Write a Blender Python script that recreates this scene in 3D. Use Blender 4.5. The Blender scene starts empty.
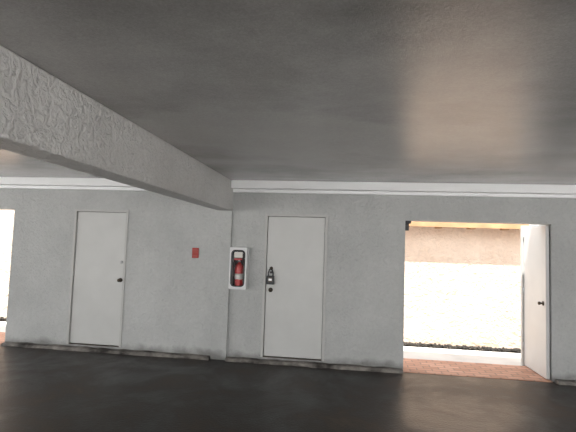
import bpy, bmesh, math, random
from mathutils import Vector, Matrix
random.seed(4)
S = bpy.context.scene
COL = S.collection
S.view_settings.view_transform = 'Standard'

# ---------------------------------------------------------------- materials
def plaster(name, c1, c2, rough=0.6, bump=0.5, bscale=22, mscale=0.8, dist=0.02, coarse=0.5, stretch=(1,1,1), dirt=None, spec=0.5, fine=0.0, stain=0.0):
    m = bpy.data.materials.new(name); m.use_nodes = True
    nt = m.node_tree; n = nt.nodes; l = nt.links
    b = n["Principled BSDF"]
    b.inputs["Roughness"].default_value = rough
    b.inputs["Specular IOR Level"].default_value = spec
    tc = n.new("ShaderNodeTexCoord")
    mp = n.new("ShaderNodeMapping"); mp.inputs["Scale"].default_value = stretch
    l.new(tc.outputs["Object"], mp.inputs["Vector"])
    no = n.new("ShaderNodeTexNoise"); no.inputs["Scale"].default_value = mscale
    no.inputs["Detail"].default_value = 8; no.inputs["Roughness"].default_value = 0.6
    l.new(mp.outputs[0], no.inputs["Vector"])
    cr = n.new("ShaderNodeValToRGB")
    cr.color_ramp.elements[0].position = 0.35; cr.color_ramp.elements[0].color = (*c1, 1)
    cr.color_ramp.elements[1].position = 0.65; cr.color_ramp.elements[1].color = (*c2, 1)
    l.new(no.outputs["Fac"], cr.inputs["Fac"])
    col = cr.outputs["Color"]
    t1 = n.new("ShaderNodeTexNoise"); t1.inputs["Scale"].default_value = bscale
    t1.inputs["Detail"].default_value = 5; t1.inputs["Distortion"].default_value = 1.2
    l.new(tc.outputs["Object"], t1.inputs["Vector"])
    if fine > 0:
        fr = n.new("ShaderNodeMapRange"); fr.inputs["From Min"].default_value = .35; fr.inputs["From Max"].default_value = .65
        fr.inputs["To Min"].default_value = 1 - fine; fr.inputs["To Max"].default_value = 1.0
        l.new(t1.outputs["Fac"], fr.inputs["Value"])
        mm = n.new("ShaderNodeMixRGB"); mm.blend_type = 'MULTIPLY'; mm.inputs["Fac"].default_value = 1
        l.new(col, mm.inputs["Color1"]); l.new(fr.outputs[0], mm.inputs["Color2"]); col = mm.outputs[0]
    if stain > 0:   # sooty clouds
        ms = n.new("ShaderNodeMapping"); ms.inputs["Scale"].default_value = (.6, 1.0, 1)
        ms.inputs["Location"].default_value = (3.1, 1.7, 0)
        l.new(tc.outputs["Object"], ms.inputs["Vector"])
        ns = n.new("ShaderNodeTexNoise"); ns.inputs["Scale"].default_value = .9; ns.inputs["Detail"].default_value = 5
        ns.inputs["Roughness"].default_value = .55; ns.inputs["Distortion"].default_value = .3
        l.new(ms.outputs[0], ns.inputs["Vector"])
        rs = n.new("ShaderNodeMapRange"); rs.inputs["From Min"].default_value = .44; rs.inputs["From Max"].default_value = .68
        rs.inputs["To Min"].default_value = 1.0; rs.inputs["To Max"].default_value = 1 - stain
        l.new(ns.outputs["Fac"], rs.inputs["Value"])
        m3 = n.new("ShaderNodeMixRGB"); m3.blend_type = 'MULTIPLY'; m3.inputs["Fac"].default_value = 1
        l.new(col, m3.inputs["Color1"]); l.new(rs.outputs[0], m3.inputs["Color2"]); col = m3.outputs[0]
    if dirt:
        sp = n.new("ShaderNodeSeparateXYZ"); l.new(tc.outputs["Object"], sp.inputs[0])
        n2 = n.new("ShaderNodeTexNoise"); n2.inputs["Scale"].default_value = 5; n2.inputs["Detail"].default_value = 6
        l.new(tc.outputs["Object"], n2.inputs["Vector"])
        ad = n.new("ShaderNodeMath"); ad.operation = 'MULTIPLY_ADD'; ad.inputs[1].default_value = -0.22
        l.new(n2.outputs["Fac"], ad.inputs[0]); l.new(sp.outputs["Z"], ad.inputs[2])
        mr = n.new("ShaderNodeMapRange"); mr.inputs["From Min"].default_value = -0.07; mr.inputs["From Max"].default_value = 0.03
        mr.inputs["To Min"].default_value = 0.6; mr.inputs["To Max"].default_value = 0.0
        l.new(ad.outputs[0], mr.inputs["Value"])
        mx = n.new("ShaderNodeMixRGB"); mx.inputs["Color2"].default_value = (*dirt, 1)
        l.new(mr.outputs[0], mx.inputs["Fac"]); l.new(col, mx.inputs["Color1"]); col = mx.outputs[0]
    l.new(col, b.inputs["Base Color"])
    if bump > 0:
        t2 = n.new("ShaderNodeTexNoise"); t2.inputs["Scale"].default_value = bscale * 0.25
        t2.inputs["Detail"].default_value = 3; t2.inputs["Distortion"].default_value = 2
        l.new(tc.outputs["Object"], t2.inputs["Vector"])
        a = n.new("ShaderNodeMath"); a.operation = 'MULTIPLY_ADD'; a.inputs[1].default_value = coarse
        l.new(t2.outputs["Fac"], a.inputs[0]); l.new(t1.outputs["Fac"], a.inputs[2])
        bp = n.new("ShaderNodeBump"); bp.inputs["Strength"].default_value = bump; bp.inputs["Distance"].default_value = dist
        l.new(a.outputs[0], bp.inputs["Height"]); l.new(bp.outputs[0], b.inputs["Normal"])
    return m

def simple(name, c, rough=0.5, metal=0.0, vary=0.06):
    m = bpy.data.materials.new(name); m.use_nodes = True
    n = m.node_tree.nodes; l = m.node_tree.links; b = n["Principled BSDF"]
    b.inputs["Roughness"].default_value = rough; b.inputs["Metallic"].default_value = metal
    tc = n.new("ShaderNodeTexCoord"); no = n.new("ShaderNodeTexNoise"); no.inputs["Scale"].default_value = 3
    no.inputs["Detail"].default_value = 5
    l.new(tc.outputs["Object"], no.inputs["Vector"])
    cr = n.new("ShaderNodeValToRGB")
    cr.color_ramp.elements[0].position = .3; cr.color_ramp.elements[1].position = .7
    cr.color_ramp.elements[0].color = (*[v * (1 - vary) for v in c], 1)
    cr.color_ramp.elements[1].color = (*[min(1, v * (1 + vary)) for v in c], 1)
    l.new(no.outputs["Fac"], cr.inputs["Fac"]); l.new(cr.outputs[0], b.inputs["Base Color"])
    return m

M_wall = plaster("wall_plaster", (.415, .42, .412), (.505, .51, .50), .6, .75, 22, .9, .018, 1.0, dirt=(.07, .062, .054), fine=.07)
M_ceil = plaster("ceiling_paint", (.45, .435, .42), (.56, .545, .53), .21, .35, 70, .6, .005, .2, spec=.62, fine=.16, stain=.42)
M_beam = plaster("beam_stucco", (.58, .57, .555), (.66, .65, .635), .6, .9, 22, 1.2, .026, 1.2, fine=.08)
M_ledge = plaster("ledge_lit_paint", (.90, .90, .90), (.94, .94, .94), .5, .15, 30, 2, .005)  # light caught by the ledge is put into its whiter base colour
M_curb = plaster("curb_concrete", (.022, .018, .015), (.24, .22, .20), .8, .6, 18, 4.5, .01)
M_out = plaster("sunlit_stucco", (.74, .56, .43), (.82, .65, .52), .9, .9, 14, 1.6, .03, 1, fine=.08)
M_walk = plaster("walkway_concrete", (.52, .50, .47), (.62, .60, .56), .85, .3, 30, 1.5, .005)
M_ground = plaster("bounce_concrete", (.54, .52, .50), (.62, .60, .58), .9, .3, 10, .5, .01)  # kept pale so the unseen ground throws sunlight back indoors
M_door = simple("door_paint", (.53, .53, .515), .42, 0, .04)
M_frame = simple("frame_paint", (.47, .465, .45), .5, 0, .04)
M_white = simple("white_enamel", (.66, .66, .66), .35, 0, .02)
M_black = simple("black_metal", (.02, .02, .022), .4, .3)
M_bronze = simple("aged_bronze", (.07, .055, .04), .35, .8)
M_steel = simple("steel", (.45, .45, .46), .3, .9)
M_red = simple("red_enamel", (.38, .012, .012), .35)
M_sred = simple("sign_red", (.32, .022, .016), .5)
M_pink = simple("sign_lettering", (.38, .12, .09), .5)
M_wood = simple("eave_wood", (.46, .26, .13), .7, 0, .3)
M_stone = simple("gravel_stone", (.030, .026, .021), .9, 0, .5)
M_label = simple("label_paper", (.66, .64, .60), .6)
M_dark = simple("cabinet_interior", (.05, .05, .05), .6)

M_floor = bpy.data.materials.new("stained_floor"); M_floor.use_nodes = True
def mk_floor():
    nt = M_floor.node_tree; n = nt.nodes; l = nt.links; b = n["Principled BSDF"]
    tc = n.new("ShaderNodeTexCoord")
    a = n.new("ShaderNodeTexNoise"); a.inputs["Scale"].default_value = 1.0; a.inputs["Detail"].default_value = 12; a.inputs["Roughness"].default_value = .70; a.inputs["Distortion"].default_value = .4
    mp = n.new("ShaderNodeMapping"); mp.inputs["Location"].default_value = (1.3, 5.2, 0)
    l.new(tc.outputs["Object"], mp.inputs["Vector"]); l.new(mp.outputs[0], a.inputs["Vector"])
    cr = n.new("ShaderNodeValToRGB"); e = cr.color_ramp.elements
    e[0].position = .40; e[0].color = (.006, .005, .0045, 1); e[1].position = .68; e[1].color = (.085, .062, .045, 1)
    m_ = e.new(.54); m_.color = (.026, .019, .0145, 1)
    l.new(a.outputs["Fac"], cr.inputs["Fac"]); l.new(cr.outputs[0], b.inputs["Base Color"])
    r = n.new("ShaderNodeMapRange"); r.inputs["From Min"].default_value = .38; r.inputs["From Max"].default_value = .62
    r.inputs["To Min"].default_value = .28; r.inputs["To Max"].default_value = .55
    b.inputs["Specular IOR Level"].default_value = .32
    l.new(a.outputs["Fac"], r.inputs["Value"]); l.new(r.outputs[0], b.inputs["Roughness"])
    f = n.new("ShaderNodeTexNoise"); f.inputs["Scale"].default_value = 45; f.inputs["Detail"].default_value = 4
    l.new(tc.outputs["Object"], f.inputs["Vector"])
    bp = n.new("ShaderNodeBump"); bp.inputs["Strength"].default_value = .45; bp.inputs["Distance"].default_value = .007
    l.new(f.outputs["Fac"], bp.inputs["Height"]); l.new(bp.outputs[0], b.inputs["Normal"])
mk_floor()
M_brick = bpy.data.materials.new("terracotta_brick"); M_brick.use_nodes = True
def mk_brick():
    nt = M_brick.node_tree; n = nt.nodes; l = nt.links; b = n["Principled BSDF"]
    tc = n.new("ShaderNodeTexCoord"); br = n.new("ShaderNodeTexBrick")
    br.inputs["Color1"].default_value = (.40, .20, .13, 1); br.inputs["Color2"].default_value = (.54, .30, .21, 1)
    br.inputs["Mortar"].default_value = (.22, .15, .11, 1); br.inputs["Scale"].default_value = 1
    br.inputs["Mortar Size"].default_value = .008; br.inputs["Brick Width"].default_value = .21; br.inputs["Row Height"].default_value = .105
    l.new(tc.outputs["Object"], br.inputs["Vector"]); l.new(br.outputs["Color"], b.inputs["Base Color"])
    b.inputs["Roughness"].default_value = .7
    bp = n.new("ShaderNodeBump"); bp.inputs["Strength"].default_value = .5; bp.inputs["Distance"].default_value = .004; bp.invert = True
    l.new(br.outputs["Fac"], bp.inputs["Height"]); l.new(bp.outputs[0], b.inputs["Normal"])
mk_brick()
M_glass = bpy.data.materials.new("clear_acrylic"); M_glass.use_nodes = True
g = M_glass.node_tree.nodes["Principled BSDF"]
g.inputs["Base Color"].default_value = (1, 1, 1, 1); g.inputs["Roughness"].default_value = .05
g.inputs["Transmission Weight"].default_value = 1.0; g.inputs["IOR"].default_value = 1.1

# ---------------------------------------------------------------- mesh helpers
def add_box(bm, x0, x1, y0, y1, z0, z1):
    v = [bm.verts.new((x, y, z)) for x in (x0, x1) for y in (y0, y1) for z in (z0, z1)]
    for f in ((0,1,3,2), (4,6,7,5), (0,4,5,1), (2,3,7,6), (0,2,6,4), (1,5,7,3)):
        bm.faces.new([v[i] for i in f])
def finish(name, bm, mat, parent=None, bevel=0, smooth=False):
    bmesh.ops.recalc_face_normals(bm, faces=bm.faces)
    me = bpy.data.meshes.new(name); bm.to_mesh(me); bm.free()
    me.materials.append(mat)
    ob = bpy.data.objects.new(name, me); COL.objects.link(ob)
    if parent: ob.parent = parent
    if smooth:
        for p in me.polygons: p.use_smooth = True
    if bevel:
        md = ob.modifiers.new("bevel", 'BEVEL'); md.width = bevel; md.segments = 2; md.limit_method = 'ANGLE'
    return ob
def boxes(name, L, mat, parent=None, bevel=0):
    bm = bmesh.new()
    for b in L: add_box(bm, *b)
    return finish(name, bm, mat, parent, bevel)
def box(name, x0, x1, y0, y1, z0, z1, mat, parent=None, bevel=0):
    return boxes(name, [(x0, x1, y0, y1, z0, z1)], mat, parent, bevel)
def empty(name, loc=(0, 0, 0)):
    e = bpy.data.objects.new(name, None); e.empty_display_size = .1; COL.objects.link(e)
    return e
def lathe(name, prof, origin, axis, mat, parent=None, seg=28):
    bm = bmesh.new(); rings = []
    az = Vector(axis).normalized(); q = Vector((0, 0, 1)).rotation_difference(az)
    for r, t in prof:
        ring = []
        for i in range(seg):
            a = 2 * math.pi * i / seg
            ring.append(bm.verts.new(Vector(origin) + q @ Vector((max(r, 1e-4) * math.cos(a), max(r, 1e-4) * math.sin(a), t))))
        rings.append(ring)
    for a, b in zip(rings, rings[1:]):
        for i in range(seg): bm.faces.new((a[i], a[(i+1) % seg], b[(i+1) % seg], b[i]))
    bm.faces.new(rings[0]); bm.faces.new(rings[-1])
    return finish(name, bm, mat, parent, smooth=True)
def tube(name, pts, r, mat, parent=None):
    cu = bpy.data.curves.new(name, 'CURVE'); cu.dimensions = '3D'; cu.bevel_depth = r; cu.bevel_resolution = 4
    sp = cu.splines.new('BEZIER'); sp.bezier_points.add(len(pts) - 1)
    for p, c in zip(sp.bezier_points, pts):
        p.co = c; p.handle_left_type = p.handle_right_type = 'AUTO'
    cu.materials.append(mat)
    o = bpy.data.objects.new(name, cu); COL.objects.link(o)
    if parent: o.parent = parent
    return o

# ---------------------------------------------------------------- dimensions
CEIL = 2.58; BACK = -10.5; XL = -11.0; XR = 9.0; WT = .20
OPEN = [(-7.0, -5.16, 0, 2.09), (-4.13, -3.25, .07, 2.12), (-1.14, -.235, .07, 2.12), (.845, 2.75, 0, 2.07)]
segs = []; x = XL
for a, b, z0, z1 in OPEN:
    segs.append((x, a, 0, WT, 0, CEIL)); segs.append((a, b, 0, WT, z1, CEIL))
    if z0 > 0: segs.append((a, b, 0, WT, 0, z0))
    x = b
segs.append((x, XR, 0, WT, 0, CEIL))
boxes("wall_back", segs, M_wall)
box("wall_right_blocker", XR, XR + .2, -4.0, WT, 0, CEIL, M_wall)  # unseen wall, added to cut light coming from the right
box("floor", XL, XR, BACK, 0, -.15, 0, M_floor)
box("ceiling", XL, XR + .2, BACK, WT, CEIL, CEIL + .22, M_ceil)

PX0, PX1 = -1.865, -1.63
box("ceiling_beam", PX0, PX1, BACK + .1, 0, 2.145, CEIL, M_beam, bevel=.012)
box("trim_pilaster", PX0, PX1, -.05, 0, 0, 2.145, M_wall, bevel=.006)

for i, (a, b) in enumerate(((XL, PX0), (PX1, XR))):
    boxes("trim_%d" % (i + 1), [(a, b, -.17, 0, 2.465, CEIL), (a, b, -.05, 0, 2.42, 2.465)], M_ledge, bevel=.006)

def curb(name, a, b):
    bm = bmesh.new(); n = max(2, int((b - a) / .12)); prev = None
    for i in range(n + 1):
        x = a + (b - a) * i / n
        d = .09 + random.uniform(-.018, .018); h = .045 + random.uniform(-.008, .006)
        pr = [(x, 0, 0), (x, -d - .02, 0), (x, -d, h * .8), (x, -d + .02, h), (x, 0, h)]
        ring = [bm.verts.new(p) for p in pr]
        if prev:
            for k in range(5): bm.faces.new((prev[k], prev[(k+1) % 5], ring[(k+1) % 5], ring[k]))
        else: bm.faces.new(ring)
        prev = ring
    bm.faces.new(prev)
    return finish(name, bm, M_curb)
curb("baseboard_left", -5.14, PX0); curb("baseboard_center", PX1, .83); curb("baseboard_right", 2.78, XR)

# ---------------------------------------------------------------- closed doors
def knob(name, x, y, z, parent, d=(0, -1, 0), r=.027, mat=M_bronze):
    return lathe(name, [(.032, 0), (.032, .006), (.012, .010), (.011, .03), (r*.8, .036), (r, .048), (r*.92, .06), (r*.5, .067), (0, .068)], (x, y, z), d, mat, parent)
def closed_door(name, x0, x1, z0, z1, knob_side):
    e = empty(name)
    f = .035
    boxes("frame", [(x0, x0+f, -.012, .12, z0, z1), (x1-f, x1, -.012, .12, z0, z1), (x0+f, x1-f, -.012, .12, z1-f, z1)], M_frame, e, .003)
    box("leaf", x0+f+.006, x1-f-.006, .016, .06, z0+.014, z1-f-.006, M_door, e, .003)
    box("stop", x0+f, x1-f, .061, .12, z0+.014, z1-f, M_dark, e)
    box("sill", x0+f, x1-f, -.005, .12, z0, z0+.008, M_bronze, e)
    hx = x0+f+.002 if knob_side > 0 else x1-f-.002
    for i, hz in enumerate((z0+.22, (z0+z1)/2, z1-.25)):
        lathe("hinge_%d" % (i+1), [(.006, 0), (.006, .09)], (hx, .008, hz), (0, 0, 1), M_frame, e, 12)
    return e
d1 = closed_door("door_1", *OPEN[1], 1)
kx = -3.25 - .035 - .045
knob("knob", kx, .016, 1.06, d1)
lathe("deadbolt", [(.022, 0), (.022, .01), (.016, .016), (0, .017)], (kx, .016, 1.33), (0, -1, 0), M_steel, d1)
d2 = closed_door("door_2", *OPEN[2], -1)
kx = -1.135 + .035 + .07
knob("knob", kx, .016, 1.02, d2, r=.022)
lathe("deadbolt", [(.024, 0), (.024, .012), (.018, .02), (0, .021)], (kx, .016, 1.33), (0, -1, 0), M_bronze, d2)
boxes("hasp", [(kx-.02, kx+.02, .010, .0155, 1.255, 1.285), (kx-.01, kx+.01, -.032, .010, 1.262, 1.272)], M_black, d2)
lb = empty("key_lockbox")
box("body", kx-.055, kx+.055, -.048, -.004, 1.100, 1.225, M_black, lb, .010)
box("dial_panel", kx-.028, kx+.028, -.052, -.048, 1.14, 1.20, M_bronze, lb, .002)
for i in range(4):
    box("dial_%d" % (i+1), kx-.022+i*.0115, kx-.013+i*.0115, -.056, -.052, 1.155, 1.185, M_steel, lb)
tube("shackle", [(kx-.032, -.026, 1.222), (kx-.032, -.026, 1.275), (kx, -.026, 1.315), (kx+.032, -.026, 1.275), (kx+.032, -.026, 1.222)], .010, M_black, lb)

# ---------------------------------------------------------------- red notice on wall
sg = empty("notice_sign")
sx, sz = -2.17, 1.51
box("plate", sx-.05, sx+.05, -.012, -.0, sz-.075, sz+.075, M_sred, sg, .003)
boxes("lettering", [(sx-.035, sx+.035, -.014, -.012, sz+.04, sz+.048), (sx-.03, sx+.025, -.014, -.012, sz+.012, sz+.017),
    (sx-.035, sx+.035, -.014, -.012, sz-.048, sz-.041)], M_pink, sg)

# ---------------------------------------------------------------- fire extinguisher cabinet
fc = empty("fire_extinguisher_cabinet")
cx0, cx1, cz0, cz1, cy = -1.60, -1.36, 1.03, 1.61, -.16
t = .012
boxes("case", [(cx0, cx1, -t, 0, cz0, cz1), (cx0, cx0+t, cy, -t, cz0, cz1), (cx1-t, cx1, cy, -t, cz0, cz1),
    (cx0+t, cx1-t, cy, -t, cz0, cz0+t), (cx0+t, cx1-t, cy, -t, cz1-t, cz1)], M_white, fc, .002)
box("liner", cx0+t, cx1-t, -t-.003, -t, cz0+t, cz1-t, M_dark, fc)
def rrect(cx, cz, w, h, r, n=6):
    P = []
    for a0 in (0, 90, 180, 270):
        sxn = 1 if a0 in (0, 270) else -1; szn = 1 if a0 in (0, 90) else -1
        for i in range(n + 1):
            a = math.radians(a0 + 90 * i / n)
            P.append((cx + sxn*(w/2 - r) + r*math.cos(a), cz + szn*(h/2 - r) + r*math.sin(a)))
    return P
ccx, ccz = (cx0+cx1)/2, (cz0+cz1)/2
W_, H_ = cx1-cx0, cz1-cz0
def ringmesh(name, O, I, y0, y1, mat):
    bm = bmesh.new()
    vs = [[bm.verts.new((p[0], y, p[1])) for p in P] for P, y in ((O, y0), (I, y0 - .002), (I, y1), (O, y1))]
    N = len(O)
    for k in range(4):
        A, B = vs[k], vs[(k+1) % 4]
        for i in range(N): bm.faces.new((A[i], A[(i+1) % N], B[(i+1) % N], B[i]))
    return finish(name, bm, mat, fc)
ringmesh("door_frame", rrect(ccx, ccz, W_+.01, H_+.01, .015), rrect(ccx, ccz, W_-.05, H_-.075, .05), cy-.014, cy, M_white)
ringmesh("gasket", rrect(ccx, ccz, W_-.034, H_-.060, .058), rrect(ccx, ccz, W_-.064, H_-.09, .044), cy-.018, cy-.012, M_black)
box("window", cx0+.026, cx1-.026, cy-.006, cy-.004, cz0+.04, cz1-.04, M_glass, fc)
boxes("instruction_label", [(ccx-.06, ccx+.06, cy-.009, cy-.006, cz1-.14, cz1-.06)], M_label, fc)
boxes("break_bar", [(ccx-.055, ccx+.055, cy-.022, cy-.009, cz1-.175, cz1-.150)], M_red, fc, .002)
ex = empty("extinguisher"); ex.parent = fc
ey = -.085
lathe("cylinder", [(.05, 0), (.058, .006), (.06, .02), (.06, .28), (.055, .31), (.04, .335), (.02, .35), (.018, .37), (0, .371)], (ccx, ey, cz0+t), (0, 0, 1), M_red, ex)
lathe("paper_label", [(.0608, .12), (.0612, .12), (.0612, .20), (.0608, .20)], (ccx, ey, cz0+t), (0, 0, 1), M_label, ex)
lathe("valve", [(.022, 0), (.022, .04), (.014, .05), (0, .051)], (ccx, ey, cz0+t+.365), (0, 0, 1), M_steel, ex, 16)
boxes("lever", [(ccx-.055, ccx+.02, ey-.012, ey+.012, cz0+.425, cz0+.437), (ccx-.06, ccx+.02, ey-.012, ey+.012, cz0+.45, cz0+.462)], M_black, ex, .003)
tube("hose", [(ccx+.02, ey-.02, cz0+.40), (ccx+.07, ey-.02, cz0+.37), (ccx+.078, ey-.03, cz0+.25), (ccx+.07, ey-.03, cz0+.12)], .009, M_black, ex)

# ---------------------------------------------------------------- brick thresholds, open door
box("brick_threshold", .85, 2.745, -.03, .72, -.14, .008, M_brick, bevel=.005)
box("brick_threshold", -6.995, -5.165, -.03, .72, -.14, .008, M_brick, bevel=.005)
box("wall_passage", 2.80, 2.95, WT, .82, 0, 2.3, M_wall)
d3 = empty("door_3")
boxes("frame_post", [(2.665, 2.80, .74, .80, .0, 2.08)], M_frame, d3, .003)
box("leaf", 2.69, 2.735, .03, .73, .02, 2.045, M_door, d3, .003)
knob("knob", 2.69, .11, 1.0, d3, d=(-1, 0, 0), r=.024)
for i, hz in enumerate((.25, 1.05, 1.85)):
    lathe("hinge_%d" % (i+1), [(.008, 0), (.008, .1)], (2.683, .735, hz), (0, 0, 1), M_steel, d3, 12)
br = empty("door_holder_bracket")
boxes("bracket", [(.846, .93, .02, .10, 2.03, 2.069), (.85, .90, .03, .09, 1.93, 2.03)], M_black, br, .006)

# ---------------------------------------------------------------- outdoors
box("ground_bounce", -40, 40, -45, BACK, -.16, -.02, M_ground)  # unseen ground added to bounce sunlight up to the ceiling
box("walkway", -14, 12, .72, 1.58, -.14, .0, M_walk)
box("ground_soil", -14, 12, 1.58, 1.80, -.14, -.03, M_stone)
bm = bmesh.new()
for i in range(2600):
    r = random.uniform(.014, .034)
    m = Matrix.Translation((random.uniform(0, 4.2) if i < 1300 else random.uniform(-9.5, -5), random.uniform(1.62, 1.762), -.005 + random.uniform(0, .04))) @ Matrix.Rotation(random.uniform(0, 6), 4, Vector((random.random(), random.random(), 1)).normalized()) @ Matrix.Diagonal((r, r*.8, r*.6, 1))
    bmesh.ops.create_icosphere(bm, subdivisions=1, radius=1, matrix=m)
finish("gravel_bed", bm, M_stone)
wo = box("wall_outside", -14, 12, 1.80, 2.0, -.14, 2.75, M_out)
raf = []
xx = -2.8
while xx < 11.8:
    raf.append((xx, xx+.09, 1.59, 1.80, 2.05, 2.16)); xx += .55
boxes("rafters", raf, M_wood, wo, .004)
box("eave_boarding", -3, 12, 1.58, 1.80, 2.16, 2.19, M_wood, wo)
box("eave_fascia", -3, 12, 1.565, 1.58, 2.07, 2.22, M_wood, wo)

# ---------------------------------------------------------------- light
w = bpy.data.worlds.new("World"); S.world = w; w.use_nodes = True
wn = w.node_tree.nodes; wl = w.node_tree.links; bg = wn["Background"]
tc = wn.new("ShaderNodeTexCoord"); sp = wn.new("ShaderNodeSeparateXYZ"); cr = wn.new("ShaderNodeValToRGB")
wl.new(tc.outputs["Generated"], sp.inputs[0]); wl.new(sp.outputs["Z"], cr.inputs["Fac"])
cr.color_ramp.elements[0].color = (1, .99, .97, 1); cr.color_ramp.elements[1].color = (.78, .88, 1, 1)
wl.new(cr.outputs[0], bg.inputs["Color"]); bg.inputs["Strength"].default_value = 4.0
sun = bpy.data.lights.new("sun", 'SUN'); sun.energy = 13.5; sun.angle = .01; sun.color = (1, .96, .90)
so = bpy.data.objects.new("sun", sun); COL.objects.link(so)
el = math.radians(68); az = math.radians(22)
d = Vector((math.sin(az)*math.cos(el), math.cos(az)*math.cos(el), -math.sin(el)))
so.rotation_euler = d.to_track_quat('-Z', 'Y').to_euler(); so.location = (0, -20, 20)

# ---------------------------------------------------------------- camera
cam = bpy.data.cameras.new("camera"); co = bpy.data.objects.new("camera", cam); COL.objects.link(co)
cam.sensor_width = 36; cam.lens = 27.06
th = math.radians(7.45); p = math.radians(3.76); r = math.radians(1.9)
F = Vector((-math.sin(th)*math.cos(p), math.cos(th)*math.cos(p), math.sin(p)))
Rh = Vector((math.cos(th), math.sin(th), 0)); Uh = Rh.cross(F)
R = Rh*math.cos(r) + Uh*math.sin(r); U = -Rh*math.sin(r) + Uh*math.cos(r)
M = Matrix((R, U, -F)).transposed().to_4x4(); M.translation = (0, -6.2, 1.68)
co.matrix_world = M; cam.clip_start = .05
S.camera = co
